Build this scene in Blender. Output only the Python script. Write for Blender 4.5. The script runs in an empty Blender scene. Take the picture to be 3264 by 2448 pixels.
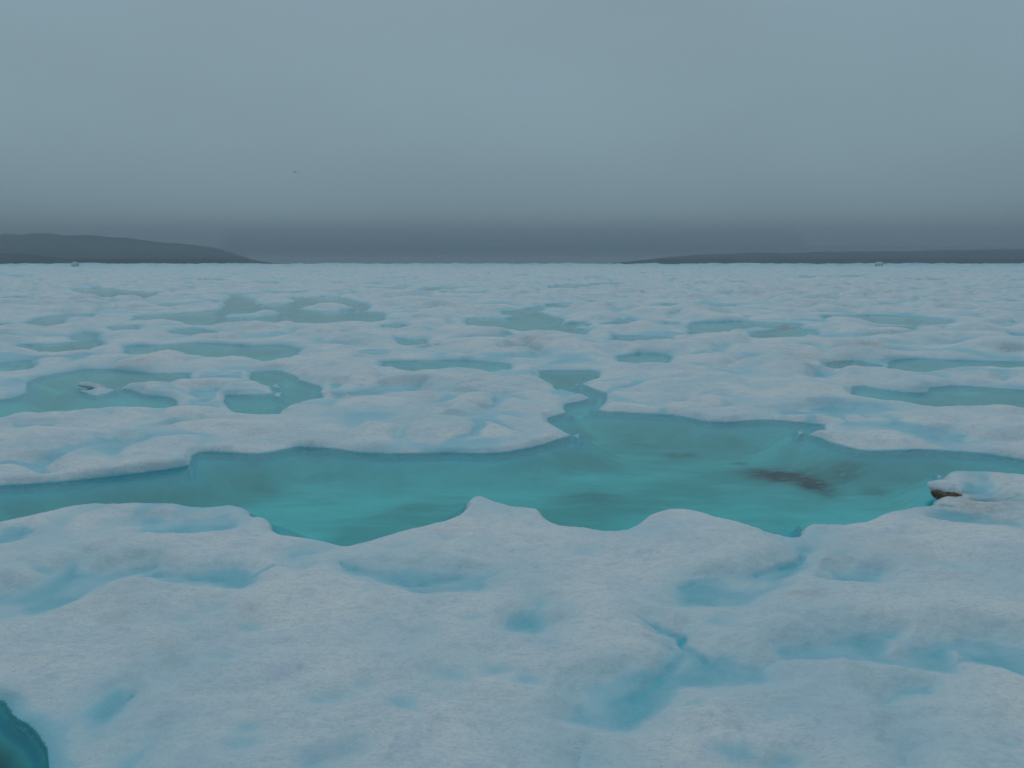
import bpy, bmesh, math, random
import numpy as np
from mathutils import Vector, Matrix

C = bpy.context.scene.collection
scene = bpy.context.scene

# ------------------------------------------------------------------ camera
H = 2.2                              # eye height above the melt water, metres
IW, IH = 3264.0, 2448.0
FPX = 2561.6                         # focal length in photograph pixels
YHOR = 838.0                         # horizon row in the photograph
PITCH = math.atan((IH / 2 - YHOR) / FPX)
cam = bpy.data.cameras.new('camera')
cam.sensor_width = 36.0
cam.lens = FPX / IW * 36.0
cam.clip_start = 0.05
cam.clip_end = 20000
co = bpy.data.objects.new('camera', cam)
co.location = (0, 0, H)
co.rotation_euler = (math.pi / 2 - PITCH, 0, 0)
C.objects.link(co)
scene.camera = co

# ------------------------------------------------------------------ world: overcast
SUN_EL, SUN_ROT = math.radians(58), math.radians(-12)
world = bpy.data.worlds.new('World')
scene.world = world
world.use_nodes = True
wn, wl = world.node_tree.nodes, world.node_tree.links
wn.clear()
w_out = wn.new('ShaderNodeOutputWorld')
w_bg = wn.new('ShaderNodeBackground')
sky = wn.new('ShaderNodeTexSky')
sky.sky_type = 'NISHITA'
sky.sun_disc = False
sky.sun_elevation = SUN_EL
sky.sun_rotation = SUN_ROT
sky.dust_density = 5.0
sky.air_density = 1.0
tc = wn.new('ShaderNodeTexCoord')
sep = wn.new('ShaderNodeSeparateXYZ')
wl.new(tc.outputs['Generated'], sep.inputs[0])
# a sheet of stratus over everything: darkest low down, brighter towards the zenith
ramp = wn.new('ShaderNodeValToRGB')
ramp.color_ramp.interpolation = 'B_SPLINE'
W_STOPS = [(0.0, (1.78, 2.42, 2.8)), (0.035, (1.95, 2.66, 3.06)), (0.065, (2.5, 3.5, 4.05)), (0.15, (2.8, 4.05, 4.6)), (0.34, (2.85, 4.05, 4.75)),
           (0.6, (3.05, 4.3, 5.0)), (1.0, (4.0, 5.5, 6.3))]
W_SCALE = 10.0
els = ramp.color_ramp.elements
while len(els) < len(W_STOPS):
    els.new(0.5)
for e, (p, c) in zip(els, W_STOPS):
    e.position = p
    e.color = (c[0] / W_SCALE, c[1] / W_SCALE, c[2] / W_SCALE, 1)
wl.new(sep.outputs['Z'], ramp.inputs[0])
cn = wn.new('ShaderNodeTexNoise')
cn.inputs['Scale'].default_value = 3.0
cn.inputs['Detail'].default_value = 5
cn.inputs['Roughness'].default_value = 0.45
cmap = wn.new('ShaderNodeMapping')
cmap.inputs['Scale'].default_value = (1, 1, 2.6)
wl.new(tc.outputs['Generated'], cmap.inputs[0])
wl.new(cmap.outputs[0], cn.inputs['Vector'])
cr = wn.new('ShaderNodeMapRange')
cr.inputs['From Min'].default_value = 0.3
cr.inputs['From Max'].default_value = 0.7
cr.inputs['To Min'].default_value = W_SCALE * 0.96
cr.inputs['To Max'].default_value = W_SCALE * 1.04
wl.new(cn.outputs['Fac'], cr.inputs['Value'])
cm = wn.new('ShaderNodeVectorMath')
cm.operation = 'SCALE'
wl.new(ramp.outputs['Color'], cm.inputs[0])
wl.new(cr.outputs[0], cm.inputs['Scale'])
wmix = wn.new('ShaderNodeMix')
wmix.data_type = 'RGBA'
wmix.inputs['Factor'].default_value = 0.97          # the cloud hides nearly all of the blue
wl.new(sky.outputs['Color'], wmix.inputs['A'])
wl.new(cm.outputs[0], wmix.inputs['B'])
wl.new(wmix.outputs['Result'], w_bg.inputs['Color'])
w_bg.inputs['Strength'].default_value = 0.085
wl.new(w_bg.outputs[0], w_out.inputs[0])

sl = bpy.data.lights.new('sun', 'SUN')
sl.energy = 0.5
sl.angle = math.radians(40)
sl.color = (1.0, 0.98, 0.95)
so = bpy.data.objects.new('sun', sl)
so.rotation_euler = (math.pi / 2 - SUN_EL, 0, math.pi - SUN_ROT)
C.objects.link(so)

scene.view_settings.view_transform = 'Standard'
scene.view_settings.look = 'None'
scene.view_settings.exposure = 0.0
scene.view_settings.gamma = 1.0
scene.view_settings.use_curve_mapping = False
scene.render.engine = 'CYCLES'
scene.cycles.use_denoising = True
scene.cycles.max_bounces = 8
scene.cycles.diffuse_bounces = 3
scene.cycles.transparent_max_bounces = 12
scene.cycles.volume_bounces = 1

# ------------------------------------------------------------------ noise in numpy
rng = np.random.RandomState(7)
PERM = rng.permutation(4096).astype(np.int32)
GRAD = rng.rand(4096).astype(np.float32) * 2 * np.pi
GX, GY = np.cos(GRAD), np.sin(GRAD)
RND = rng.rand(4096, 4).astype(np.float32)


def _hash(ix, iy, seed):
    return PERM[(PERM[(ix + seed * 131) & 4095] + iy) & 4095]


def gnoise(x, y, seed=0):
    x0 = np.floor(x); y0 = np.floor(y)
    fx = (x - x0).astype(np.float32); fy = (y - y0).astype(np.float32)
    ix = x0.astype(np.int32); iy = y0.astype(np.int32)
    u = fx * fx * fx * (fx * (fx * 6 - 15) + 10)
    v = fy * fy * fy * (fy * (fy * 6 - 15) + 10)
    def g(dx, dy):
        h = _hash(ix + dx, iy + dy, seed)
        return GX[h] * (fx - dx) + GY[h] * (fy - dy)
    a = g(0, 0); b = g(1, 0); c = g(0, 1); d = g(1, 1)
    a = a + u * (b - a); c = c + u * (d - c)
    return (a + v * (c - a)) * 1.5


def fbm(x, y, octaves=4, seed=0, gain=0.5, lac=2.03):
    s = np.zeros(x.shape, np.float32); amp = 1.0
    for o in range(octaves):
        s += amp * gnoise(x, y, seed + o * 7)
        x = x * lac + 13.7; y = y * lac - 7.3; amp *= gain
    return s


def sstep(a, b, t):
    t = np.clip((t - a) / (b - a), 0, 1)
    return t * t * (3 - 2 * t)

# ------------------------------------------------------------------ where things lie on the ice
CROPS = {'A': (0, 800), 'B': (1082, 800), 'C': (2164, 800), 'D': (0, 1300), 'E': (1082, 1300), 'F': (2164, 1300),
         'G': (0, 1848), 'H': (1082, 1848), 'I': (2164, 1848)}
CS = 2212 / 1100.0


def ground(X, Y, z):
    """a sighting in the survey photograph -> the point of the ice at height z"""
    dx = (X - IW / 2) / FPX; dy = (IH / 2 - Y) / FPX
    cp, sp = math.cos(PITCH), math.sin(PITCH)
    vy = cp + dy * sp; vz = -sp + dy * cp
    vz = min(vz, -0.003)
    t = (z - H) / vz
    return (dx * t, vy * t)


def parse(s):
    out = []; crop = None
    for tok in s.split():
        if tok in CROPS:
            crop = CROPS[tok]
        else:
            a, b = tok.split(',')
            out.append((crop[0] + float(a) / CS, crop[1] + float(b) / CS))
    return out


def chaikin(p, n):
    for _ in range(n):
        q = np.roll(p, -1, axis=0)
        a = p * 0.75 + q * 0.25; b = p * 0.25 + q * 0.75
        p = np.empty((2 * len(a), 2)); p[0::2] = a; p[1::2] = b
    return p


def outline(s, zfar, znear, smooth=1):
    """outline of a pond: its far shore is seen at the water, its near shore over the lip of the ice"""
    pts = np.array(parse(s))
    pts = chaikin(pts, smooth)
    area = 0.5 * np.sum(pts[:, 0] * np.roll(pts[:, 1], -1) - np.roll(pts[:, 0], -1) * pts[:, 1])
    prv = np.roll(pts, 1, axis=0); nxt = np.roll(pts, -1, axis=0)
    tan = nxt - prv
    nrm = np.stack([tan[:, 1], -tan[:, 0]], 1) * (1 if area > 0 else -1)     # outward in the photograph (y down)
    ln = np.maximum(np.hypot(nrm[:, 0], nrm[:, 1]), 1e-6)
    down = nrm[:, 1] / ln
    out = []
    for (X, Y), dn in zip(pts, down):
        t = min(1, max(0, dn * 1.6))
        out.append(ground(X, Y, zfar + (znear - zfar) * t))
    return np.array(out)


PONDS = [   # (label or None, outline)
 ('large turquoise melt pond winding across the middle with a dark patch in it',
  'D -300,530 0,505 230,490 450,470 700,440 900,415 1080,392 1215,368 1225,350 1210,335 1240,300 1290,282 1500,290 1640,300 1780,278 1900,248 2060,255 '
  'E 0,262 60,277 150,290 400,297 600,292 700,285 850,297 1050,290 1200,264 1350,220 1530,172 1550,155 1530,142 1430,95 1345,55 '
  'B 1330,1075 1400,1050 1490,1032 1430,985 1560,965 1630,930 1590,890 1480,862 1410,862 1380,825 1325,795 1270,770 1400,765 1560,768 1690,773 '
  '1590,800 1495,842 1560,860 1650,890 1730,918 1645,975 1620,1000 1680,1030 1850,1040 2100,1052 '
  'F 0,55 130,82 230,95 440,82 560,76 760,95 880,104 960,112 900,116 800,114 745,120 752,150 900,195 1050,248 1200,282 1350,275 1600,272 1850,287 2100,312 2212,338 2500,360 '
  '2500,420 2212,400 2000,390 1780,370 1690,380 1640,405 1685,445 1695,480 1660,510 1640,520 1620,560 1600,575 1450,600 1270,622 1180,665 1060,697 820,695 755,735 785,778 '
  '745,815 640,790 540,730 430,690 250,665 100,630 '
  'E 2212,620 2110,608 2000,628 1930,655 1890,710 1800,755 1700,760 1600,740 1450,705 1340,660 1305,610 1240,600 1120,590 1040,565 980,535 890,515 845,535 828,575 795,615 700,648 500,690 300,735 150,780 20,812 '
  'D 2168,800 2050,770 1880,750 1800,740 1750,715 1735,670 1715,632 1655,640 '
  '1615,622 1600,590 1530,558 1400,572 1250,570 1150,552 1000,550 800,570 600,580 450,590 280,620 130,655 0,695 -300,760'),
 ('wide teal melt pond at left with a low ice island in it',
  'A -300,985 -50,965 80,948 190,905 200,880 165,855 220,820 330,790 480,768 650,760 780,765 900,780 1100,785 1220,778 1190,805 1000,827 850,815 740,840 690,865 600,885 560,862 490,848 510,880 560,900 700,893 830,887 900,920 1000,928 1100,945 1140,960 1060,985 870,970 750,955 600,970 480,990 350,1000 200,995 80,1010 0,1035 -300,1065'),
 ('teal melt pond with ice lobes reaching in, right of the low ice island',
  'A 1430,922 1560,930 1750,915 1825,893 1720,870 1790,850 1790,835 1660,800 1590,775 1720,770 1820,772 1880,800 1920,830 2000,850 2060,880 2060,905 1900,930 1780,970 1800,1000 1650,1010 1530,1000 1480,960'),
 ('narrow blue-green melt pond left of centre under a long smooth ice bank',
  'A 795,618 850,612 1000,608 1160,595 1300,593 1480,600 1620,612 1760,605 1870,608 1930,630 1850,645 1790,680 1720,690 1640,662 1500,642 1400,655 1240,640 1000,645 850,645'),
 ('slender pale blue melt pond in the middle, arched along its far shore',
  'B 260,715 350,710 520,705 700,700 850,702 1000,712 1110,725 1050,738 900,740 770,742 600,750 480,752 400,732 340,722'),
 ('grey-green melt pond with small ice islands in the left distance',
  'A 1270,465 1200,442 1060,426 1200,410 1380,392 1450,366 1440,335 1480,300 1500,286 1530,300 1620,306 1610,330 1700,345 1850,342 1900,320 2000,308 2212,302 2400,360 B 60,388 180,392 295,405 270,430 180,440 0,440 A 2100,455 1950,455 1870,440 1600,450 1420,455 1330,460'),
 ('star-shaped teal melt pond beyond the middle of the ice',
  'B 805,445 850,430 960,432 1090,437 1150,425 1140,405 1060,400 1040,390 1180,378 1280,355 1310,355 1250,375 1200,388 1290,395 1350,420 1445,435 1400,455 1350,490 1290,508 1200,490 1080,480 950,472 850,460'),
 ('bright teal melt pond cut off by the right edge',
  'C 1600,880 1700,872 1800,865 1950,875 2212,892 2500,905 2500,1010 2212,982 2060,955 1960,952 1840,962 1800,968 1600,950 1450,935 1250,920 1110,900 1125,868 1220,870 1290,890 1400,902 1530,915 1600,908'),
 ('thin blue melt pond at right under a fluted ice wall',
  'C 1340,730 1370,700 1500,693 1580,693 1800,705 2212,710 2500,715 2500,728 2212,722 1800,711 1720,716 1600,740 1470,742'),
 ('deep dark teal pool in the bottom left corner',
  'G -1500,700 -400,730 0,760 60,825 105,895 215,940 250,1010 310,1090 310,1207 300,1320 280,1600 260,2200 -1500,2200'),
]
SMALL = [
 'A 90,600 230,606 380,595 500,580 640,572 645,590 540,600 500,625 420,640 330,625 200,607',
 'A -150,735 0,720 100,708 225,698 150,725 60,738 -150,755',
 'A 920,343 1060,341 1250,335 1410,310 1350,327 1240,345 1050,351',
 'A 830,425 1000,410 1200,400 1370,380 1385,392 1250,405 1080,416 900,433',
 'A -150,470 20,475 100,475 180,460 290,418 390,418 400,440 340,470 200,490 60,497 -150,485',
 'A 370,409 600,411 560,421 420,423',
 'A 470,245 620,240 900,267 1020,264 930,295 860,305 760,290 600,285 500,262',
 'A 10,298 120,291 160,302 60,306', 'A 780,222 860,219 850,229', 'A 1160,178 1340,179 1470,185 1300,189',
 'A 1590,198 1720,202 1850,210 1660,208', 'A 1090,236 1260,227 1200,239', 'A 1340,270 1500,271 1800,264 2010,263 1700,273 1530,279',
 'A 1840,300 2000,296 2212,297 2000,306', 'A 1080,510 1200,500 1330,505 1390,525 1250,521 1120,521', 'A 440,530 560,520 650,540 500,546',
 'A 680,485 910,477 860,493 750,496', 'A 1080,132 1200,130 1140,134', 'A 90,161 200,160 150,164',
 'B 130,212 300,199 500,210 300,208', 'B 180,237 320,237 460,225 420,239 300,245', 'B 530,239 640,231 760,229 870,234 780,244 600,243', 'B 490,261 560,251 600,258 540,266',
 'B 620,265 780,264 990,268 800,273', 'B 1030,235 1130,232 1090,241', 'B 1320,238 1390,220 1560,217 1610,228 1500,241', 'B 1570,215 1760,204 1820,208 1700,219', 'B 1120,156 1210,154 1170,163',
 'B 1310,351 1400,343 1520,345 1620,324 1670,328 1560,351 1430,349', 'B 1370,471 1480,468 1610,453 1560,468 1420,478 1480,505 1600,507 1560,523 1450,516 1390,492',
 'B 1680,462 1790,455 1900,423 1850,446 1780,466', 'B 1710,550 1900,542 1990,544 2130,555 2080,581 2000,575 1850,561', 'B 350,556 460,572 580,570 500,581 420,579',
 'B 1755,677 1880,665 1900,653 2000,660 2130,670 2100,686 1950,691', 'B 250,480 380,474 440,480 300,496', 'B 2060,455 2200,460 2130,465', 'B 1960,545 2130,550 2000,556',
 'B 860,172 960,173 900,177', 'B 1000,204 1350,207 1180,211', 'B 1920,357 2050,357 1980,363', 'B 2050,340 2212,343 2120,348', 'B 0,145 180,144 80,147', 'B 0,262 100,248 60,262',
 'C 60,465 160,459 330,454 450,451 600,464 820,470 700,476 480,471 300,485 275,494 320,516 200,523 60,520 90,490',
 'C 440,526 560,513 640,503 780,502 910,516 820,510 740,530 680,541 560,539', 'C 870,421 1090,417 1290,414 1440,417 1560,424 1640,431 1660,440 1770,445 1720,456 1560,461 1400,452 1260,448 1200,430',
 'C 1220,490 1380,485 1550,490 1400,501', 'C 880,165 1100,160 1220,159 1050,169', 'C 320,200 450,199 400,208', 'C 925,722 1020,707 1150,709 1230,721 1320,739 1200,729 1060,719',
 'C -100,341 180,339 420,350 250,353 -100,350', 'C 1270,182 1500,183 1810,177 1500,189', 'C 2130,528 2212,533 2350,545 2212,553', 'C 780,173 850,173 820,177', 'C 1250,350 1340,335 1420,347 1330,352',
 'C 1500,248 1560,249 1530,252', 'C 0,245 180,247 90,250', 'C 2060,325 2212,322 2300,330 2180,335',
]
ISLES = ['A 1385,415 1550,390 1700,375 1845,390 1780,410 1620,432 1400,427', 'A 1600,330 1680,312 1800,312 1890,338 1780,345 1640,345',
         'A 1890,362 2000,335 2100,331 2300,350 2212,387 2080,391 1930,381', 'A 1120,352 1320,345 1460,358 1380,378 1200,398 1000,408']
SLUSH = [
 'A 1150,783 1400,776 1600,770 1665,797 1500,792 1200,803',
 'A 1120,945 1300,935 1440,922 1480,962 1500,985 1400,975 1200,985',
 'A 2060,850 2212,845 2212,905 2060,910', 'A 1180,885 1430,872 1440,900 1250,905',
 'D 1600,655 1480,710 1350,738 1150,750 980,745 870,718 905,692 1050,682 1200,690 1400,680 1530,658',
 'D 2010,870 1955,900 1950,965 1880,942 1808,910 1850,880 1960,855 2080,828 2150,808 2130,842',
 'F 780,765 850,800 935,800 900,850 835,890 830,960 795,940 765,870 750,825',
 'G -400,700 0,725 80,800 120,880 230,915 270,1000 340,1090 335,1207 300,1300 200,1600 -400,1600',
 'F 1680,156 1760,163 1890,180 1780,174',
 'D -300,1160 0,1190 150,1195 280,1165 330,1085 440,1000 510,1005 530,1065 700,1068 850,1025 1000,1000 1040,1040 1300,1052 1400,1028 1560,1040 1660,1035 1570,1082 1450,1092 1300,1078 1080,1056 900,1040 770,1060 620,1110 400,1195 G 250,135 150,148 0,150 -300,150',
 'D -200,765 100,755 210,748 190,770 100,790 0,800 -200,815',
 'E 0,955 60,968 200,1018 350,1045 500,1055 640,1085 850,1088 1010,1072 900,1106 700,1106 560,1120 460,1121 400,1100 320,1062 180,1032 50,1000',
 'F 800,950 740,972 690,985 560,1035 440,1070 250,1075 90,1090 0,1130 H 2140,40 2170,90 I 0,92 150,96 350,96 480,96 F 520,1170 640,1090 700,1030 800,975',
 'H 1970,258 2060,290 2150,325 I 0,325 40,295 55,400 130,470 170,500 330,520 450,560 630,558 540,592 430,625 200,635 0,625 H 1950,835 1800,856 1650,852 1480,810 1440,740 1560,650 1700,630 1900,570 2100,540 2190,460 2090,470 2040,425 2190,392 2170,335 2080,300',
 'I 600,445 780,408 900,398 1050,368 1200,345 1400,345 1440,380 1350,402 1500,432 1640,400 1750,375 1900,365 2050,378 2212,428 2500,480 2500,640 2212,542 2050,482 1840,440 1760,470 1820,522 1650,516 1500,492 1350,472 1150,462 1000,440 880,456 700,455',
 'H 1050,252 1200,200 1240,150 1310,125 1345,200 1325,277 1150,280',
 'G 460,830 560,790 680,710 790,660 835,690 760,745 660,840 560,920 440,945 290,965 280,920 420,870',
 'B 110,625 200,620 310,618 340,635 240,650 130,648', 'B 1035,632 1100,600 1230,583 1190,618 1080,642', 'B -40,858 100,868 280,870 420,860 570,882 400,906 250,911 100,892',
 'C 620,1015 850,1003 930,988 1100,997 1190,1016 1000,1011 880,1009 720,1020', 'A 1210,885 1400,870 1430,890 1410,915 1260,912',
 'F 1760,455 1900,450 2050,470 2000,500 1850,492', 'F 1850,525 2000,520 2100,500 2060,530 1950,545', 'D 210,345 330,340 300,385 240,400', 'F 1500,615 1700,640 1900,665 2212,720 2212,760 1950,690 1700,660',
 'C 1690,765 1880,765 1900,778 1760,775', 'C 850,775 1000,785 960,800 880,790', 'C 2050,795 2120,792 2090,805', 'B 1270,765 1400,762 1700,770 1560,790 1400,800',
 'D 40,95 250,100 340,95 260,112 120,115', 'D 690,170 850,180 870,205 760,205', 'I 1440,1120 1520,1128 1480,1145', 'F 900,1035 1150,1040 1350,1045 1150,1060', 'H 1550,1080 1580,1085 1540,1150 1480,1180',
 'G 700,1140 800,1090 960,1010 990,985 860,1090 760,1160', 'I 1550,660 1700,650 1400,700 1300,715',
]
DENTS = 'G 1200,178 1350,115 2155,658 2000,1055 2050,1080 1440,415 1600,240 1540,930 1570,830 2050,690 1350,1150 H 705,690 400,740 115,655 1280,160 1490,185 380,330 700,550 1200,590 60,1015 1000,515 1340,330 530,270 130,600 870,180 I 2130,1010 250,205 1570,860 630,1085 380,1010 690,1060 480,1110 1370,770 620,770 80,720 F 1700,970 1040,885 900,1040 1300,960 E 700,770 340,820 900,810 1550,880 D 450,870 280,980 860,650'
DIRT = [ # crop, x, y, rx, ry (photograph pixels), strength
 ('B', 560, 610, 60, 10, .8), ('B', 625, 612, 25, 4, 1.0), ('B', 1230, 600, 130, 30, .45), ('B', 100, 900, 120, 20, .55), ('B', 80, 930, 90, 12, .5), ('A', 2150, 895, 70, 15, .5),
 ('C', 800, 690, 110, 18, .6), ('C', 1200, 640, 130, 18, .55), ('C', 690, 735, 30, 18, .8), ('C', 1000, 690, 150, 15, .5), ('C', 2100, 650, 60, 10, .5), ('C', 1240, 408, 30, 4, .6),
 ('F', 1800, 515, 70, 14, 1.0), ('F', 1950, 548, 150, 15, .95), ('F', 2090, 562, 110, 14, .9), ('F', 1950, 610, 280, 75, .5), ('F', 1650, 610, 110, 22, .6), ('F', 1900, 640, 160, 22, .45), ('F', 2100, 590, 100, 25, .4), ('F', 1600, 595, 60, 10, .6), ('F', 1720, 615, 70, 8, .9), ('F', 2050, 690, 140, 25, .35),
 ('E', 850, 545, 40, 14, .4), ('E', 700, 760, 100, 20, .25), ('D', 1650, 160, 90, 25, .25), ('G', 1100, 500, 90, 50, .3), ('G', 1600, 220, 110, 40, .25), ('G', 60, 650, 90, 50, .35), ('I', 800, 130, 130, 25, .35),
 ('F', 1000, 980, 120, 40, .25), ('H', 650, 50, 100, 25, .25), ('B', 1000, 1015, 120, 10, .3), ('A', 850, 735, 160, 18, .25), ('F', 2170, 20, 100, 25, .2), ('D', 780, 190, 80, 15, .4), ('A', 520, 862, 25, 8, .5), ('A', 560, 190, 20, 4, .5), ('B', 1320, 176, 40, 3, .5), ('B', 700, 243, 40, 3, .5)]
BED_DARK = [('F', 640, 425, 200, 44, 4, 1.4), ('F', 840, 475, 170, 44, 10, 1.3), ('F', 920, 520, 94, 32, 16, .75), ('F', 1050, 465, 121, 27, 4, .6), ('F', 1250, 535, 121, 32, 4, .5), ('F', 1480, 545, 67, 13, 0, .5),
            ('F', 390, 350, 54, 13, 5, .6), ('F', 465, 398, 29, 9, 5, .7), ('F', 40, 300, 81, 13, 0, .55), ('E', 2150, 300, 81, 16, 0, .5), ('E', 1900, 220, 162, 23, 8, .35), ('E', 230, 430, 121, 27, 8, .4), ('E', 450, 630, 135, 32, -5, .35),
            ('D', 2000, 400, 135, 32, 5, .3), ('E', 1600, 560, 189, 55, 8, .35), ('D', 1650, 500, 108, 36, 0, .2), ('C', 690, 515, 81, 18, 0, 1.0), ('C', 1660, 708, 60, 18, 0, .9), ('A', 100, 478, 81, 13, 0, .8), ('A', 1400, 272, 81, 11, 0, .7), ('G', 20, 1120, 500, 500, 0, .85)]
BED_PALE = [('E', 1590, 100, 45, 8, 3, .9), ('E', 700, 350, 200, 16, 6, .3), ('E', 1300, 410, 140, 12, 6, .35), ('F', 150, 220, 90, 22, 0, .3), ('F', 700, 250, 120, 30, 12, .35), ('F', 350, 500, 200, 22, 5, .4), ('E', 2000, 420, 180, 24, 0, .35), ('D', 1500, 330, 160, 24, 0, .35), ('D', 2100, 370, 120, 10, -6, .3), ('E', 600, 520, 160, 16, 0, .2)]

ZN = 0.105
pond_polys = [outline(s, 0.0, 0.10 if i == 9 else ZN if i == 0 else 0.135, 2 if i == 0 else 2) for i, (_, s) in enumerate(PONDS)]
pond_polys += [outline(s, 0.0, 0.145, 1) for s in SMALL]
isle_polys = [outline(s, 0.10, 0.0, 1) for s in ISLES]
slush_polys = [outline(s, 0.05, 0.13, 2) for s in SLUSH]

# hand-surveyed ice masses: name, label, tops of their domes with heights
MASSES = [
 ('ice_mound', 'broad pale ice mound along the bottom edge at right', 'I 700,900 1500,930 300,1000 2000,1050 1200,1150 H 1800,1050 1500,980'),
 ('ice_mound', 'smooth ice swell at right below the pale blue slush channel', 'I 1000,570 1700,600 2050,570 600,680 200,740'),
 ('ice_mound', 'wide ice mound at right between the narrow blue crack and the slush channel', 'I 300,290 300,180 700,280 1200,230 1800,230 700,130'),
 ('ice_mound', 'long sloping ice mass at right below the brown stained ice', 'F 1000,780 1400,740 1900,860 1300,950 900,1000'),
 ('ice_mound', 'steep rounded ice mound on the near shore right of the pond bay', 'F 150,780 E 2100,720 2000,850 F 500,880 F 300,960'),
 ('ice_mound', 'broad ice mound with a jagged tip poking into the large turquoise pond', 'E 900,760 500,820 1200,800 300,900 750,950 1500,860'),
 ('ice_mound', 'wide foreground ice expanse in the bottom middle with bluish dimples', 'H 300,120 800,230 1300,430 500,520 850,750 300,850 1500,380 1700,250 700,1000'),
 ('ice_mound', 'grey-stained foreground ice slope at lower left above the dark corner pool', 'G 700,180 350,330 1000,330 1500,430 1800,150 200,560 700,560'),
 ('ice_mound', 'foreground ice slope on the bottom edge right of the dark corner pool', 'G 700,1000 1100,850 1600,900 1300,1150 1900,1000 550,1180'),
 ('ice_mound', 'left ice mass with a blunt horn pointing at the large turquoise pond', 'D 600,870 300,900 1000,860 1350,900 1550,740 1700,690 100,880 1900,800'),
 ('ice_mound', 'small white ice patch half ringed by blue slush at the left edge', 'D 150,1080 60,1020'),
 ('ice_ridge', 'narrow ice ridge along the near shore of the large pond at left', 'D 200,690 600,640 1000,620 1350,610 1540,590'),
 ('ice_tongue', 'pointed ice tongue at left reaching right over the large turquoise pond', 'D 250,230 600,300 950,330 100,380 1050,230 500,420'),
 ('ice_mound', 'wide knobbly ice bank behind the large pond left of centre', 'D 1500,220 1900,160 E 200,160 600,130 D 1300,130 1700,240'),
 ('ice_tongue', 'curled ice tongue with a bright blue undercut tip in the centre', 'E 950,130 1250,90 1400,150 1050,240 500,250'),
 ('ice_tongue', 'flat pointed ice tongue over the blue shadowed shore at right', 'F 950,170 1250,220 1700,230 2050,250'),
 ('ice_hump', 'small smooth ice hump at the right edge above the stained rock', 'F 1780,410 2000,420 2180,440'),
 ('ice_mound', 'brown stained low ice beside the snow capped rock at right', 'F 1900,580 2100,640 2000,540'),
 ('ice_mound', 'broad rolling ice bank at right behind the flat ice tongue', 'F 1100,60 1500,60 1900,100 C 1200,1060 700,1060'),
 ('ice_mound', 'domed ice mound right of the winding inlet in mid distance', 'B 1850,980 2100,860 1700,830 1950,900 C 300,1000 100,960'),
 ('ice_lobe', 'small rounded ice lobe on the left bank of the winding inlet', 'B 1480,910 1330,900'),
 ('ice_mound', 'wide smooth ice mound left of the winding inlet', 'B 800,960 500,950 1150,960 1000,850 750,810 1200,830'),
 ('ice_ridge', 'undulating ice ridge on the near shore of the wide teal pond at left', 'A 800,1000 300,1030 1300,1000 550,1020'),
 ('ice_island', 'low whale-backed ice island in the wide teal pond at left', 'A 850,850 1000,900 1200,900'),
 ('ice_lobe', 'ice lobe between the wide teal pond and its right neighbour', 'A 1350,830 1600,840'),
 ('ice_lobe', 'small pointed ice lobe lowest of those in the right hand teal pond', 'A 1600,890'),
 ('ice_ridge', 'long rounded ice ridge behind the wide teal pond at left', 'A 250,690 600,690 1000,690 1450,690'),
 ('ice_mound', 'rounded ice mound at the right end of the narrow blue-green pond', 'A 1950,710 2050,770'),
 ('ice_ridge', 'long smooth ice bank above the narrow blue-green pond', 'A 900,560 1300,560 1700,570'),
 ('ice_ridge', 'low smooth ice bank arching over the slender pale blue pond', 'B 500,680 800,675 1000,690'),
 ('ice_mound', 'tan stained ice rise with a fluted wall at right', 'C 900,690 1250,650 700,720'),
 ('ice_mound', 'broad flat ice rise between the thin blue pond and the bright teal pond at right', 'C 1300,780 1900,780 2150,790 1600,810'),
 ('ice_island', 'long pointed ice island nearest in the grey-green pond at left', 'A 1500,410 1700,400'),
 ('ice_island', 'small far ice island alone in the grey-green pond at left', 'A 1740,330'),
 ('ice_island', 'humped ice island on the right side of the grey-green pond', 'A 2030,362'),
]
seeds = []; seed_mass = []
for mi, (_, _, s) in enumerate(MASSES):
    for X, Y in parse(s):
        seeds.append(ground(X, Y, 0.15)); seed_mass.append(mi)
n_hand = len(seeds)
CELL = 2.3
NEAR_R = 34.0
rr = random.Random(3)


def jitter_seed(ix, iy):
    h = _hash(np.asarray(ix, np.int32), np.asarray(iy, np.int32), 5)
    return (ix + 0.12 + 0.76 * RND[h, 0]) * CELL, (iy + 0.12 + 0.76 * RND[h, 1]) * CELL, h


hs = np.array(seeds)
fill = []
for ix in range(-16, 16):
    for iy in range(-1, 17):
        x, y, h = jitter_seed(ix, iy)
        x = float(x); y = float(y); d = math.hypot(x, y)
        if d > NEAR_R + 4 or y < -1 or abs(math.atan2(x, max(y, .01))) > 0.9:
            continue
        if np.min(np.hypot(hs[:, 0] - x, hs[:, 1] - y)) < 0.8 + 0.02 * d:
            continue
        fill.append((x, y))
seeds = np.array(list(map(tuple, seeds)) + fill, np.float32)
seed_amp = 0.05 + 0.12 * np.random.RandomState(5).rand(len(seeds)).astype(np.float32)


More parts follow.
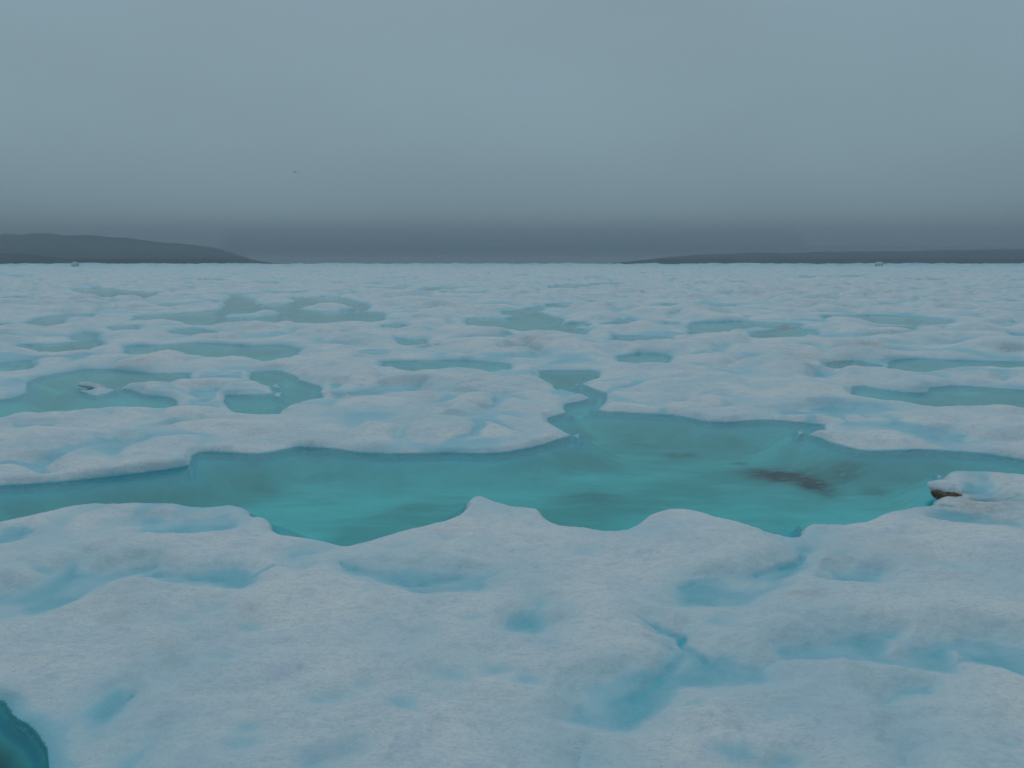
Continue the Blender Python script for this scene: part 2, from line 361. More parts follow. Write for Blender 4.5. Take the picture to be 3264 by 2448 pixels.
CRACKS = [('F 815,930 785,972 690,990 600,1022 500,1052', .030, .9), ('H 1970,262 2060,295 2150,327 2195,340 2185,400 I 60,420 130,478 175,508', .030, .95),
          ('H 2195,440 2120,540 2010,650 1930,720', .06, .7), ('I 130,478 300,545 480,580', .035, .45), ('D 330,1160 480,1120 640,1090 760,1062 880,1030 990,1008', .035, .6),
          ('D 1010,1045 1200,1058 1420,1078 1560,1083 1650,1040 1850,992', .030, .6), ('E 20,962 80,990 200,1032 330,1072 450,1108 560,1108', .035, .7), ('E 560,1108 720,1098 900,1098 1020,1068', .03, .5),
          ('I 1820,385 2000,420 2212,490 2400,560', .06, .6), ('I 780,432 1000,392 1250,370', .045, .45), ('G 640,800 760,735 835,690', .03, .6), ('G 60,840 180,930 230,980', .05, .7),
          ('E 80,1000 250,1055', .03, .5), ('F 640,1095 560,1140 470,1185', .03, .35), ('F 20,1130 120,1098 260,1080', .025, .4), ('D 190,770 60,790 -100,805', .04, .5)]
crack_lines = [(np.array([ground(X, Y, 0.07) for X, Y in parse(s)]), w, k) for s, w, k in CRACKS]


def line_d(px, py, pl, margin):
    lo = pl.min(0) - margin; hi = pl.max(0) + margin
    idx = np.nonzero((px > lo[0]) & (px < hi[0]) & (py > lo[1]) & (py < hi[1]))[0]
    best = np.full(len(idx), 1e9, np.float32)
    x = px[idx]; y = py[idx]
    for (ax, ay), (bx, by) in zip(pl[:-1], pl[1:]):
        ex = bx - ax; ey = by - ay; L = ex * ex + ey * ey + 1e-12
        t = np.clip(((x - ax) * ex + (y - ay) * ey) / L, 0, 1)
        best = np.minimum(best, (x - ax - ex * t) ** 2 + (y - ay - ey * t) ** 2)
    return idx, np.sqrt(best)


def poly_sd(px, py, poly, margin):
    """signed distance, positive inside; only evaluated near the outline, else -margin"""
    lo = poly.min(0) - margin; hi = poly.max(0) + margin
    idx = np.nonzero((px > lo[0]) & (px < hi[0]) & (py > lo[1]) & (py < hi[1]))[0]
    if len(idx) == 0:
        return idx, None
    x = px[idx]; y = py[idx]
    best = np.full(len(idx), 1e9, np.float32); inside = np.zeros(len(idx), bool)
    a = poly.astype(np.float32); b = np.roll(a, -1, axis=0)
    for (ax, ay), (bx, by) in zip(a, b):
        ex = bx - ax; ey = by - ay; L = ex * ex + ey * ey + 1e-12
        wx = x - ax; wy = y - ay
        t = np.clip((wx * ex + wy * ey) / L, 0, 1)
        dx = wx - ex * t; dy = wy - ey * t
        np.minimum(best, dx * dx + dy * dy, out=best)
        if ay != by:
            c = ((ay > y) != (by > y)) & (wx < ex * (wy / ey))
            inside ^= c
    d = np.sqrt(best)
    return idx, np.where(inside, d, -d)


def blobs(px, py, lst, zz, rot=True):
    out = np.zeros(px.shape, np.float32)
    for it in lst:
        crop, cx, cy, rx, ry = it[:5]; st = it[-1]; an = it[5] if rot and len(it) > 6 else 0
        ox, oy = CROPS[crop]; X = ox + cx / CS; Y = oy + cy / CS
        gx, gy = ground(X, Y, zz)
        gx2, gy2 = ground(X + rx / CS * math.cos(math.radians(an)), Y + rx / CS * math.sin(math.radians(an)), zz)
        gx3, gy3 = ground(X, Y - ry / CS, zz)
        a = np.array([[gx2 - gx, gx3 - gx], [gy2 - gy, gy3 - gy]]); inv = np.linalg.inv(a)
        dx = px - gx; dy = py - gy
        u = inv[0, 0] * dx + inv[0, 1] * dy; v = inv[1, 0] * dx + inv[1, 1] * dy
        out = np.maximum(out, st * np.exp(-(u * u + v * v) * 0.9))
    return out


def terrain(px, py):
    """everything known about the ice at points px, py (1-D arrays)"""
    n = len(px); dist = np.hypot(px, py)
    # ragged shores
    wa = np.clip(0.004 + dist * 0.003, 0.01, 0.25)
    nr_ = sstep(14, 7, dist)
    wx = px + wa * fbm(px * 1.1, py * 1.1, 2, 11) + wa * nr_ * 0.5 * fbm(px * 4.0, py * 4.0, 3, 12)
    wy = py + wa * fbm(px * 1.1, py * 1.1, 2, 21) + wa * nr_ * 0.5 * fbm(px * 4.0, py * 4.0, 3, 22)
    sd = np.full(n, -6.0, np.float32); pid = np.full(n, -1, np.int32)
    for i, p in enumerate(pond_polys):
        idx, d = poly_sd(wx, wy, p, 3.0)
        if d is not None:
            up = d > sd[idx]
            sd[idx[up]] = d[up]; pid[idx[up]] = i
    for p in isle_polys:
        idx, d = poly_sd(wx, wy, p, 3.0)
        if d is not None:
            sd[idx] = np.minimum(sd[idx], -d)
    # unsurveyed ponds of the far field
    nf = fbm(px / 9.0 + 3.3, py / 9.0 + 1.7, 4, 31)
    far = sstep(60, 110, dist) + 0.9 * sstep(0.62, 0.70, np.abs(np.arctan2(px, np.maximum(py, 0.01)))) * sstep(12, 20, dist)
    far = np.clip(far, 0, 1)
    dn = (-0.45 - nf) * 4.0 - (1 - far) * 6
    up = dn > sd
    sd[up] = dn[up]; pid[up] = -1
    d = -sd                                              # positive on the ice
    # soft hollows filled with slush
    ss = np.full(n, -3.0, np.float32)
    sw = 0.035 * fbm(px * 3.2, py * 3.2, 4, 41)
    for p in slush_polys:
        idx, q = poly_sd(wx, wy, p, 1.2)
        if q is not None:
            ss[idx] = np.maximum(ss[idx], q)
    ss = ss + sw
    # domes of the hummocks
    near = dist < NEAR_R
    f1 = np.full(n, 1e9, np.float32); f2 = np.full(n, 1e9, np.float32); cid = np.full(n, -1, np.int32); amp = np.zeros(n, np.float32)
    qx = (px + 0.28 * fbm(px / 1.3, py / 1.3, 3, 51)).astype(np.float32)
    qy = (py + 0.28 * fbm(px / 1.3, py / 1.3, 3, 61)).astype(np.float32)
    ni = np.nonzero(near)[0]
    if len(ni):
        x = qx[ni]; y = qy[ni]; a1 = np.full(len(ni), 1e9, np.float32); a2 = a1.copy(); c1 = np.zeros(len(ni), np.int32)
        order = np.arange(len(seeds))
        for k in order:
            sx, sy = seeds[k]
            dd = (x - sx) ** 2 + (y - sy) ** 2
            lt = dd < a1
            a2 = np.where(lt, a1, np.minimum(a2, dd)); a1 = np.where(lt, dd, a1); c1[lt] = k
        f1[ni] = np.sqrt(a1); f2[ni] = np.sqrt(a2); cid[ni] = c1; amp[ni] = seed_amp[c1]
    fi = np.nonzero(~near)[0]
    if len(fi):
        x = qx[fi]; y = qy[fi]; cx = np.floor(x / CELL).astype(np.int32); cy = np.floor(y / CELL).astype(np.int32)
        a1 = np.full(len(fi), 1e9, np.float32); a2 = a1.copy(); hh = np.zeros(len(fi), np.int32)
        for ox in (-1, 0, 1):
            for oy in (-1, 0, 1):
                sx, sy, h = jitter_seed(cx + ox, cy + oy)
                dd = ((x - sx) ** 2 + (y - sy) ** 2).astype(np.float32)
                lt = dd < a1
                a2 = np.where(lt, a1, np.minimum(a2, dd)); a1 = np.where(lt, dd, a1); hh[lt] = h[lt]
        f1[fi] = np.sqrt(a1); f2[fi] = np.sqrt(a2)
        amp[fi] = 0.05 + 0.16 * RND[hh, 2] ** 1.5
    t = (f2 - f1) / (f2 + f1 + 1e-6)
    far_k = sstep(6, 11, dist)
    cr_ = 0.03 - 0.022 * far_k
    t = np.sqrt(t * t + cr_) - np.sqrt(cr_)
    grow = 0.62 + 1.2 * sstep(4.5, 10.0, dist)
    dome = grow * amp * np.clip((f1 + f2) / 1.7, 0.15, 1.15) * (1 - (1 - np.clip(t, 0, 1)) ** (3 + 1.2 * far_k))
    # body of the ice
    low = 0.05 * fbm(px / 3.1, py / 3.1, 2, 71)
    mid = (0.010 + 0.018 * sstep(5, 12, dist)) * fbm(px / 0.75, py / 0.75, 3, 81)
    body = 0.035 + dome + low * (0.5 + 0.5 * sstep(5, 10, dist)) + mid
    # far ridges that notch the horizon
    rid = fbm(px / 60.0, py / 60.0, 4, 91)
    body = body + sstep(250, 700, dist) * np.clip(rid - 0.05, 0, 1) * 2.3 + sstep(60, 250, dist) * 0.25 * np.clip(fbm(px / 14.0, py / 14.0, 3, 95), 0, 1)
    lipn = fbm(px / 1.1, py / 1.1, 2, 101)
    lip = np.clip(0.062 + 0.035 * lipn, 0.02, 0.11)
    wid = np.clip(0.07 + 0.20 * np.clip(fbm(px / 1.7, py / 1.7, 2, 111), -0.2, 1), 0.05, 0.4) + dist * 0.007
    pool = (pid == 9) * sstep(1.4, 0.5, d)
    wid = wid + pool * 0.4; lip = lip * (1 - 0.6 * pool)
    z_ice = lip * sstep(0, 1, d / wid) + np.maximum(body, 0.0) * (1 - np.exp(-np.maximum(d, 0) / (0.5 + 0.5 * sstep(7, 12, dist))))
    ms = sstep(-0.06, 0.09, ss) * sstep(0.05, 0.3, d)
    sink = sstep(-0.22, 0.10, ss) * sstep(0.05, 0.3, d)
    rim = np.exp(-np.abs(ss + 0.10) / 0.25) * sstep(0.10, -0.06, ss) * sstep(9, 6, dist) * sstep(0.05, 0.4, d)
    z_ice = z_ice + 0.022 * rim
    z_ice = z_ice * (1 - (0.62 + 0.2 * sstep(5, 9, dist)) * sink)
    bedn = fbm(px / 0.9, py / 0.9, 4, 121)
    deep = np.where((pid == 0) | (pid == 9), 0.26, 0.15)
    bed = -0.02 - deep * sstep(0.0, 0.55, -d) + 0.03 * bedn * sstep(0, 0.3, -d)
    z = np.where(d > 0, z_ice, bed - 0.05 * sstep(0, 0.06, -d))
    # fine relief
    fine = sstep(0.02, 0.15, d)
    z = z + fine * (0.0060 * fbm(px * 7.5, py * 7.5, 3, 131) + 0.012 * np.minimum(0, fbm(px * 2.3, py * 2.3, 3, 141) + 0.30))
    for X, Y in parse(DENTS):
        gx, gy = ground(X, Y, 0.15)
        r = 0.028 + 0.012 * math.hypot(gx, gy) * (0.5 + rr.random())
        g = np.exp(-(((px - gx) / (r * 1.4)) ** 2 + ((py - gy) / r) ** 2))
        z = z - 0.022 * g * fine
        ms = np.maximum(ms, 0.5 * g * fine)
    crk = np.zeros(n, np.float32)
    for pl, w_, k_ in crack_lines:
        idx, q = line_d(wx, wy, pl, 0.4)
        if len(idx):
            g = np.exp(-(q / w_) ** 2); crk[idx] = np.maximum(crk[idx], k_ * g)
    crk *= np.clip(0.85 + 0.5 * fbm(px * 3.0, py * 3.0, 2, 171), 0.2, 1.1) * fine
    z = z - 0.03 * crk
    halo = 0.22 * np.exp(-np.maximum(-ss, 0) / 0.16) * sstep(9, 6, dist)  # bluish tint painted for the shaded look of slopes around the slush
    wet_shade = np.maximum(0.63 * ms * np.clip(0.82 + 0.6 * fbm(px * 2.2, py * 2.2, 3, 151), 0.25, 1.0), 0)
    hollow = sstep(0.26, 0.0, t) * sstep(5, 9, dist) * np.clip(0.18 + 0.40 * fbm(px / 1.9, py / 1.9, 3, 161), 0, 0.5)  # slush blue in the creases, also painted to deepen their shading
    wet_shade = np.maximum(np.maximum(wet_shade, hollow * (d > 0)), np.maximum(halo, crk))
    edge = np.exp(-np.maximum(d, 0) / 0.03) * 0.25 * np.exp(-np.maximum(z, 0) / 0.03)
    wet_shade = np.maximum(wet_shade, edge)
    wet_shade = np.maximum(wet_shade, 0.75 * np.exp(-np.maximum(d, 0) / (0.02 + 0.0035 * dist)) * sstep(11, 20, dist) * (d > 0))
    wet_shade = np.maximum(wet_shade, sstep(0.022, -0.012, z))
    wet_shade = np.where(d < -0.06, np.exp(np.minimum(d, 0) / 0.12) * np.where(pid == 9, 0.4, 1.0), wet_shade)
    dirt = blobs(px, py, DIRT, 0.08)
    dark = blobs(px, py, BED_DARK, -0.31)
    dark = np.where(pid == 9, 0.0, dark)
    dirt = np.where((pid == 9) & (d < 0), 0.92 * sstep(0.01, 0.17, -d), dirt)      # on the bed: how deep the pool is
    pale = np.maximum(blobs(px, py, BED_PALE, -0.31), np.where((pid == 0) | (pid == 9), 0.0, 0.22))
    return dict(z=z.astype(np.float32), d=d, pid=pid, cid=cid, wet_shade=wet_shade, dirt=dirt, dark=dark, pale=pale, dist=dist, lip=lip)


# ------------------------------------------------------------------ the surveyed fan of ice
r1 = 1.9 * np.exp(np.arange(0, math.log(24 / 1.9), 0.0037))
r2 = r1[-1] * np.exp(np.cumsum(np.linspace(0.0038, 0.013, 470)))
radii = np.concatenate([r1, r2])
radii = radii[radii < 1500]
HALF = 0.76
NT = 800
th = np.linspace(-HALF, HALF, NT)
NR = len(radii)
R, T = np.meshgrid(radii, th, indexing='ij')
PX = (R * np.sin(T)).ravel(); PY = (R * np.cos(T)).ravel()
tr = terrain(PX, PY)
Z = tr['z'].reshape(NR, NT)
D = tr['d'].reshape(NR, NT)
# undercut: the lip of the ice leans out over the water
dr = np.gradient(D, axis=0) / np.gradient(R, axis=0)
dt = np.gradient(D, axis=1) / (R * (th[1] - th[0]))
gl = np.maximum(np.hypot(dr, dt), 1e-4)
dr /= gl; dt /= gl
push = 0.035 * np.exp(-((D - 0.085) / 0.06) ** 2) * (D > -0.02) * np.clip(tr['lip'].reshape(NR, NT) / 0.08, 0, 1) * sstep(13, 9, R)
gxw = dr * np.sin(T) + dt * np.cos(T); gyw = dr * np.cos(T) - dt * np.sin(T)
VX = R * np.sin(T) - push * gxw; VY = R * np.cos(T) - push * gyw
P = np.stack([VX, VY, Z], -1).astype(np.float32)
ur = np.gradient(P, axis=0); ut = np.gradient(P, axis=1)
N = np.cross(ut, ur)
N /= np.maximum(np.linalg.norm(N, axis=-1, keepdims=True), 1e-9)
if N[..., 2].mean() < 0:
    N = -N
PV = P.reshape(-1, 3); NV = N.reshape(-1, 3)
MASK = np.stack([tr['wet_shade'], tr['dirt'], tr['dark'], tr['pale']], 1).astype(np.float32)

i0 = (np.arange(NR - 1)[:, None] * NT + np.arange(NT - 1)[None, :]).ravel()
QUADS = np.stack([i0, i0 + 1, i0 + 1 + NT, i0 + NT], 1)
nz = np.cross(PV[QUADS[:1, 1]] - PV[QUADS[:1, 0]], PV[QUADS[:1, 3]] - PV[QUADS[:1, 0]])[0, 2]
if nz < 0:
    QUADS = QUADS[:, ::-1]
zq = Z.ravel()[QUADS]
dq = D.ravel()[QUADS].mean(1)
bedface = zq.max(1) < -0.03
qc = QUADS[:, 0]
cidq = tr['cid'][qc]
massq = np.full(len(QUADS), -1, np.int32)
smass = np.array(seed_mass + [len(MASSES) + k for k in range(len(fill))], np.int32)
okc = cidq >= 0
massq[okc] = smass[cidq[okc]]
# scraps cut off from their own mass join the surrounding field
nqr, nqc = NR - 1, NT - 1
idg = np.arange(nqr * nqc).reshape(nqr, nqc)
ea = np.concatenate([idg[:, :-1].ravel(), idg[:-1].ravel()]); eb = np.concatenate([idg[:, 1:].ravel(), idg[1:].ravel()])
okE = (massq[ea] == massq[eb]) & (massq[ea] >= 0) & ~bedface[ea] & ~bedface[eb]
ea = ea[okE]; eb = eb[okE]
comp = np.arange(nqr * nqc)
for _ in range(200):
    m_ = np.minimum(comp[ea], comp[eb]); old = comp.copy()
    np.minimum.at(comp, comp[ea], m_); np.minimum.at(comp, comp[eb], m_)
    np.minimum.at(comp, ea, m_); np.minimum.at(comp, eb, m_)
    comp = comp[comp]; comp = comp[comp]
    if np.array_equal(old, comp): break
csize = np.bincount(comp[~bedface], minlength=nqr * nqc)
big_of = {}
for r_ in np.nonzero(csize > 0)[0]:
    k_ = massq[r_]
    if k_ >= 0 and (k_ not in big_of or csize[r_] > csize[big_of[k_]]): big_of[k_] = r_
keep = np.full(nqr * nqc, False); keep[list(big_of.values())] = True
massq = np.where((massq >= 0) & ~keep[comp] & (csize[comp] < 400), -1, massq)
# pieces across the water from their own mass go to the mass on their side: walk labels over connected ice
lab = massq.reshape(NR - 1, NT - 1).copy()
icem = ~bedface.reshape(NR - 1, NT - 1)


def link(name, me):
    o = bpy.data.objects.new(name, me); C.objects.link(o); return o


def tag(o, label=None, cat=None, group=None, kind=None):
    if label: o['label'] = label
    if cat: o['category'] = cat
    if group: o['group'] = group
    if kind: o['kind'] = kind
    return o


def make_mesh(name, verts, quads, mat, normals=None, mask=None, tris=None):
    me = bpy.data.meshes.new(name)
    nq = len(quads); ntri = 0 if tris is None else len(tris)
    me.vertices.add(len(verts)); me.vertices.foreach_set('co', np.ascontiguousarray(verts, np.float32).ravel())
    me.loops.add(nq * 4 + ntri * 3)
    li = np.concatenate([quads.ravel(), tris.ravel()]) if ntri else quads.ravel()
    me.loops.foreach_set('vertex_index', li.astype(np.int32))
    me.polygons.add(nq + ntri)
    st = np.concatenate([np.arange(nq) * 4, nq * 4 + np.arange(ntri) * 3]).astype(np.int32)
    me.polygons.foreach_set('loop_start', st)
    me.polygons.foreach_set('use_smooth', np.ones(nq + ntri, bool))
    me.update(calc_edges=True)
    me.validate()
    if mask is not None:
        at = me.attributes.new('mask', 'FLOAT_COLOR', 'POINT')
        at.data.foreach_set('color', np.ascontiguousarray(mask, np.float32).ravel())
    if normals is not None:
        me.normals_split_custom_set_from_vertices(np.ascontiguousarray(normals, np.float32).tolist())
    me.materials.append(mat)
    return me


def patch(name, faces, mat, skirt=0.45, pos=PV, nor=NV, msk=MASK):
    q = QUADS[faces]
    used, inv = np.unique(q.ravel(), return_inverse=True)
    q2 = inv.reshape(-1, 4)
    v = pos[used]; nn = nor[used]; mm = msk[used]
    if skirt:
        e = np.concatenate([q2[:, [0, 1]], q2[:, [1, 2]], q2[:, [2, 3]], q2[:, [3, 0]]])
        key = np.sort(e, 1); key = key[:, 0].astype(np.int64) * len(v) + key[:, 1]
        u, first, cnt = np.unique(key, return_index=True, return_counts=True)
        be = e[first[cnt == 1]]
        bv, binv = np.unique(be.ravel(), return_inverse=True)
        be2 = binv.reshape(-1, 2)
        c = v.mean(0)
        low = v[bv].copy()
        low[:, 2] = np.minimum(low[:, 2], 0) - skirt
        n0 = len(v)
        sq = np.stack([be[:, 1], be[:, 0], n0 + be2[:, 0], n0 + be2[:, 1]], 1)
        v = np.concatenate([v, low]); nn = np.concatenate([nn, nn[bv]]); mm = np.concatenate([mm, mm[bv]])
        q2 = np.concatenate([q2, sq])
    return make_mesh(name, v, q2, mat, nn, mm)


# ------------------------------------------------------------------ materials
def material(name):
    m = bpy.data.materials.new(name); m.use_nodes = True
    nt = m.node_tree; nt.nodes.clear()
    out = nt.nodes.new('ShaderNodeOutputMaterial')
    return m, nt, out


def node(nt, t, **kw):
    n = nt.nodes.new(t)
    for k, v in kw.items():
        if k in n.inputs.keys(): n.inputs[k].default_value = v
        else: setattr(n, k, v)
    return n


def mix(nt, fac, a, b):
    n = nt.nodes.new('ShaderNodeMix'); n.data_type = 'RGBA'
    for sock, val in (('Factor', fac), ('A', a), ('B', b)):
        if isinstance(val, (tuple, float, int)): n.inputs[sock].default_value = val
        else: nt.links.new(val, n.inputs[sock])
    return n.outputs['Result']


def math_n(nt, op, a, b=0.0, clamp=False):
    n = nt.nodes.new('ShaderNodeMath'); n.operation = op; n.use_clamp = clamp
    for i, val in enumerate((a, b)):
        if isinstance(val, (float, int)): n.inputs[i].default_value = val
        else: nt.links.new(val, n.inputs[i])
    return n.outputs[0]


def noise(nt, vec, scale, detail=3.0, rough=0.5, stretch=None):
    if stretch:
        mp = nt.nodes.new('ShaderNodeMapping'); mp.inputs['Scale'].default_value = stretch
        nt.links.new(vec, mp.inputs[0]); vec = mp.outputs[0]
    n = nt.nodes.new('ShaderNodeTexNoise')
    n.inputs['Scale'].default_value = scale; n.inputs['Detail'].default_value = detail; n.inputs['Roughness'].default_value = rough
    nt.links.new(vec, n.inputs['Vector'])
    return n.outputs['Fac']


def maprange(nt, v, a, b, c=0.0, d=1.0):
    n = nt.nodes.new('ShaderNodeMapRange')
    n.inputs['From Min'].default_value = a; n.inputs['From Max'].default_value = b
    n.inputs['To Min'].default_value = c; n.inputs['To Max'].default_value = d
    nt.links.new(v, n.inputs['Value'])
    return n.outputs[0]


def ramp_n(nt, v, stops):
    n = nt.nodes.new('ShaderNodeValToRGB'); e = n.color_ramp.elements
    while len(e) < len(stops): e.new(0.5)
    for el, (p, c) in zip(e, stops): el.position = p; el.color = (*c, 1)
    nt.links.new(v, n.inputs[0])
    return n.outputs['Color']


def ice_material():
    m, nt, out = material('melting_sea_ice')
    b = nt.nodes.new('ShaderNodeBsdfPrincipled')
    nt.links.new(b.outputs[0], out.inputs[0])
    geo = nt.nodes.new('ShaderNodeNewGeometry'); pos = geo.outputs['Position']
    at = nt.nodes.new('ShaderNodeAttribute'); at.attribute_name = 'mask'
    sp = nt.nodes.new('ShaderNodeSeparateColor'); nt.links.new(at.outputs['Color'], sp.inputs[0])
    wet_shade, dirt = sp.outputs[0], sp.outputs[1]
    big = noise(nt, pos, 0.9, 5, 0.55)
    midn = noise(nt, pos, 4.0, 5, 0.6)
    fine = noise(nt, pos, 24.0, 5, 0.7, (0.55, 1.0, 1.0))
    # crusty white, damp bluish, lavender-grey
    c = mix(nt, maprange(nt, big, 0.40, 0.66), (0.69, 0.715, 0.72, 1), (0.49, 0.625, 0.69, 1))
    c = mix(nt, math_n(nt, 'MULTIPLY', maprange(nt, midn, 0.53, 0.70), 0.60), c, (0.475, 0.54, 0.665, 1))
    c = mix(nt, math_n(nt, 'MULTIPLY', maprange(nt, fine, 0.46, 0.70), 0.55), c, (0.40, 0.51, 0.585, 1))
    gr = noise(nt, pos, 1.7, 6, 0.6)
    c = mix(nt, math_n(nt, 'MULTIPLY', maprange(nt, gr, 0.58, 0.76), 0.35), c, (0.455, 0.505, 0.54, 1))
    g2 = noise(nt, pos, 70.0, 2, 0.8, (0.6, 1.0, 1.0))
    c = mix(nt, math_n(nt, 'MULTIPLY', maprange(nt, g2, 0.50, 0.68), 0.6), c, (0.40, 0.50, 0.57, 1))
    vo = nt.nodes.new('ShaderNodeTexVoronoi'); vo.inputs['Scale'].default_value = 11.0; nt.links.new(pos, vo.inputs['Vector'])
    pit = math_n(nt, 'MULTIPLY', maprange(nt, vo.outputs['Distance'], 0.30, 0.08), maprange(nt, midn, 0.50, 0.62), True)
    c = mix(nt, math_n(nt, 'MULTIPLY', pit, 0.5), c, (0.33, 0.45, 0.56, 1))
    bz = noise(nt, pos, 0.55, 6, 0.62)
    c = mix(nt, math_n(nt, 'MULTIPLY', maprange(nt, bz, 0.58, 0.74), 0.32), c, (0.44, 0.41, 0.37, 1))
    # slush, soaked blue ice and the painted slope and crease shade
    wn_ = math_n(nt, 'ADD', wet_shade, math_n(nt, 'MULTIPLY', math_n(nt, 'SUBTRACT', midn, 0.5), math_n(nt, 'MULTIPLY', wet_shade, 0.9)), True)
    blue = ramp_n(nt, wn_, [(0.0, (0.52, 0.64, 0.69)), (0.35, (0.33, 0.565, 0.655)), (0.65, (0.19, 0.49, 0.585)), (1.0, (0.035, 0.52, 0.62))])
    c = mix(nt, maprange(nt, wn_, 0.02, 0.30), c, blue)
    dn = noise(nt, pos, 9.0, 5, 0.7, (1, 1, 3))
    df = math_n(nt, 'MULTIPLY', dirt, maprange(nt, dn, 0.32, 0.68), True)
    c = mix(nt, df, c, (0.17, 0.135, 0.105, 1))
    nt.links.new(c, b.inputs['Base Color'])
    nt.links.new(maprange(nt, wn_, 0.0, 0.7, 0.75, 0.3), b.inputs['Roughness'])
    b.inputs['Specular IOR Level'].default_value = 0.35
    hsum = math_n(nt, 'ADD', math_n(nt, 'MULTIPLY', midn, 0.016), math_n(nt, 'MULTIPLY', fine, 0.0095))
    grain = noise(nt, pos, 110.0, 3, 0.7)
    hsum = math_n(nt, 'ADD', hsum, math_n(nt, 'MULTIPLY', grain, 0.0034))
    bp = nt.nodes.new('ShaderNodeBump'); bp.inputs['Strength'].default_value = 0.9; bp.inputs['Distance'].default_value = 1.0
    nt.links.new(hsum, bp.inputs['Height']); nt.links.new(bp.outputs[0], b.inputs['Normal'])
    return m


def bed_material():
    m, nt, out = material('blue_ice_bed')
    b = nt.nodes.new('ShaderNodeBsdfPrincipled'); nt.links.new(b.outputs[0], out.inputs[0])
    geo = nt.nodes.new('ShaderNodeNewGeometry'); pos = geo.outputs['Position']
    at = nt.nodes.new('ShaderNodeAttribute'); at.attribute_name = 'mask'
    sp = nt.nodes.new('ShaderNodeSeparateColor'); nt.links.new(at.outputs['Color'], sp.inputs[0])
    big = noise(nt, pos, 0.8, 5, 0.55, (0.55, 1.2, 1)); strk = noise(nt, pos, 3.2, 6, 0.6, (0.4, 1.4, 1))
    c = mix(nt, maprange(nt, big, 0.42, 0.58), (0.24, 0.66, 0.68, 1), (0.16, 0.46, 0.475, 1))
    c = mix(nt, math_n(nt, 'MULTIPLY', maprange(nt, strk, 0.50, 0.72), 0.25), c, (0.36, 0.72, 0.76, 1))
    c = mix(nt, math_n(nt, 'MULTIPLY', maprange(nt, strk, 0.48, 0.30), 0.32), c, (0.13, 0.40, 0.41, 1))
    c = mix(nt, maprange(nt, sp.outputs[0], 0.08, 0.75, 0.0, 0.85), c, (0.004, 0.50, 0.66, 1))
    pl = math_n(nt, 'MULTIPLY', at.outputs['Alpha'], maprange(nt, strk, 0.3, 0.6))
    c = mix(nt, pl, c, (0.40, 0.74, 0.765, 1))
    grit = noise(nt, pos, 11.0, 8, 0.78, (0.45, 1.3, 1))
    dk = math_n(nt, 'MULTIPLY', sp.outputs[2], maprange(nt, grit, 0.30, 0.52), True)
    c = mix(nt, dk, c, (0.028, 0.046, 0.062, 1))
    c = mix(nt, sp.outputs[1], c, (0.03, 0.15, 0.185, 1))
    nt.links.new(c, b.inputs['Base Color'])
    b.inputs['Roughness'].default_value = 0.9
    b.inputs['Specular IOR Level'].default_value = 0.0
    return m


def water_material():
    m, nt, out = material('melt_water')
    tr_ = nt.nodes.new('ShaderNodeBsdfTransparent'); tr_.inputs['Color'].default_value = (0.54, 0.95, 0.945, 1)
    gl_ = nt.nodes.new('ShaderNodeBsdfGlossy'); gl_.inputs['Roughness'].default_value = 0.15; gl_.inputs['Color'].default_value = (1, 1, 1, 1)
    geo = nt.nodes.new('ShaderNodeNewGeometry')
    n1 = noise(nt, geo.outputs['Position'], 5.0, 3, 0.5, (0.7, 1.6, 1))
    bp = nt.nodes.new('ShaderNodeBump'); bp.inputs['Strength'].default_value = 0.25; bp.inputs['Distance'].default_value = 0.02
    nt.links.new(n1, bp.inputs['Height'])
    fr = nt.nodes.new('ShaderNodeFresnel'); fr.inputs['IOR'].default_value = 1.33
    nt.links.new(bp.outputs[0], gl_.inputs['Normal']); nt.links.new(bp.outputs[0], fr.inputs['Normal'])
    mx = nt.nodes.new('ShaderNodeMixShader')
    nt.links.new(fr.outputs[0], mx.inputs[0]); nt.links.new(tr_.outputs[0], mx.inputs[1]); nt.links.new(gl_.outputs[0], mx.inputs[2])
    nt.links.new(mx.outputs[0], out.inputs[0])
    return m


M_ICE = ice_material(); M_BED = bed_material(); M_WATER = water_material()

# ------------------------------------------------------------------ the ice, mass by mass
LANDMARKS = [(0, 'large turquoise pond'), (1, 'wide teal pond at left'), (2, 'teal lobed pond'), (3, 'narrow blue-green pond'),
             (4, 'slender pale blue pond'), (5, 'grey-green pond with islands'), (6, 'star-shaped teal pond'), (7, 'bright teal right-hand pond'),
             (8, 'thin blue fluted-wall pond')]
for k_, nm_ in ((11, 'small left-edge pond'), (29, 'half-moon blue pond'), (42, 'dark-holed right pond')):
    LANDMARKS.append((k_, nm_))


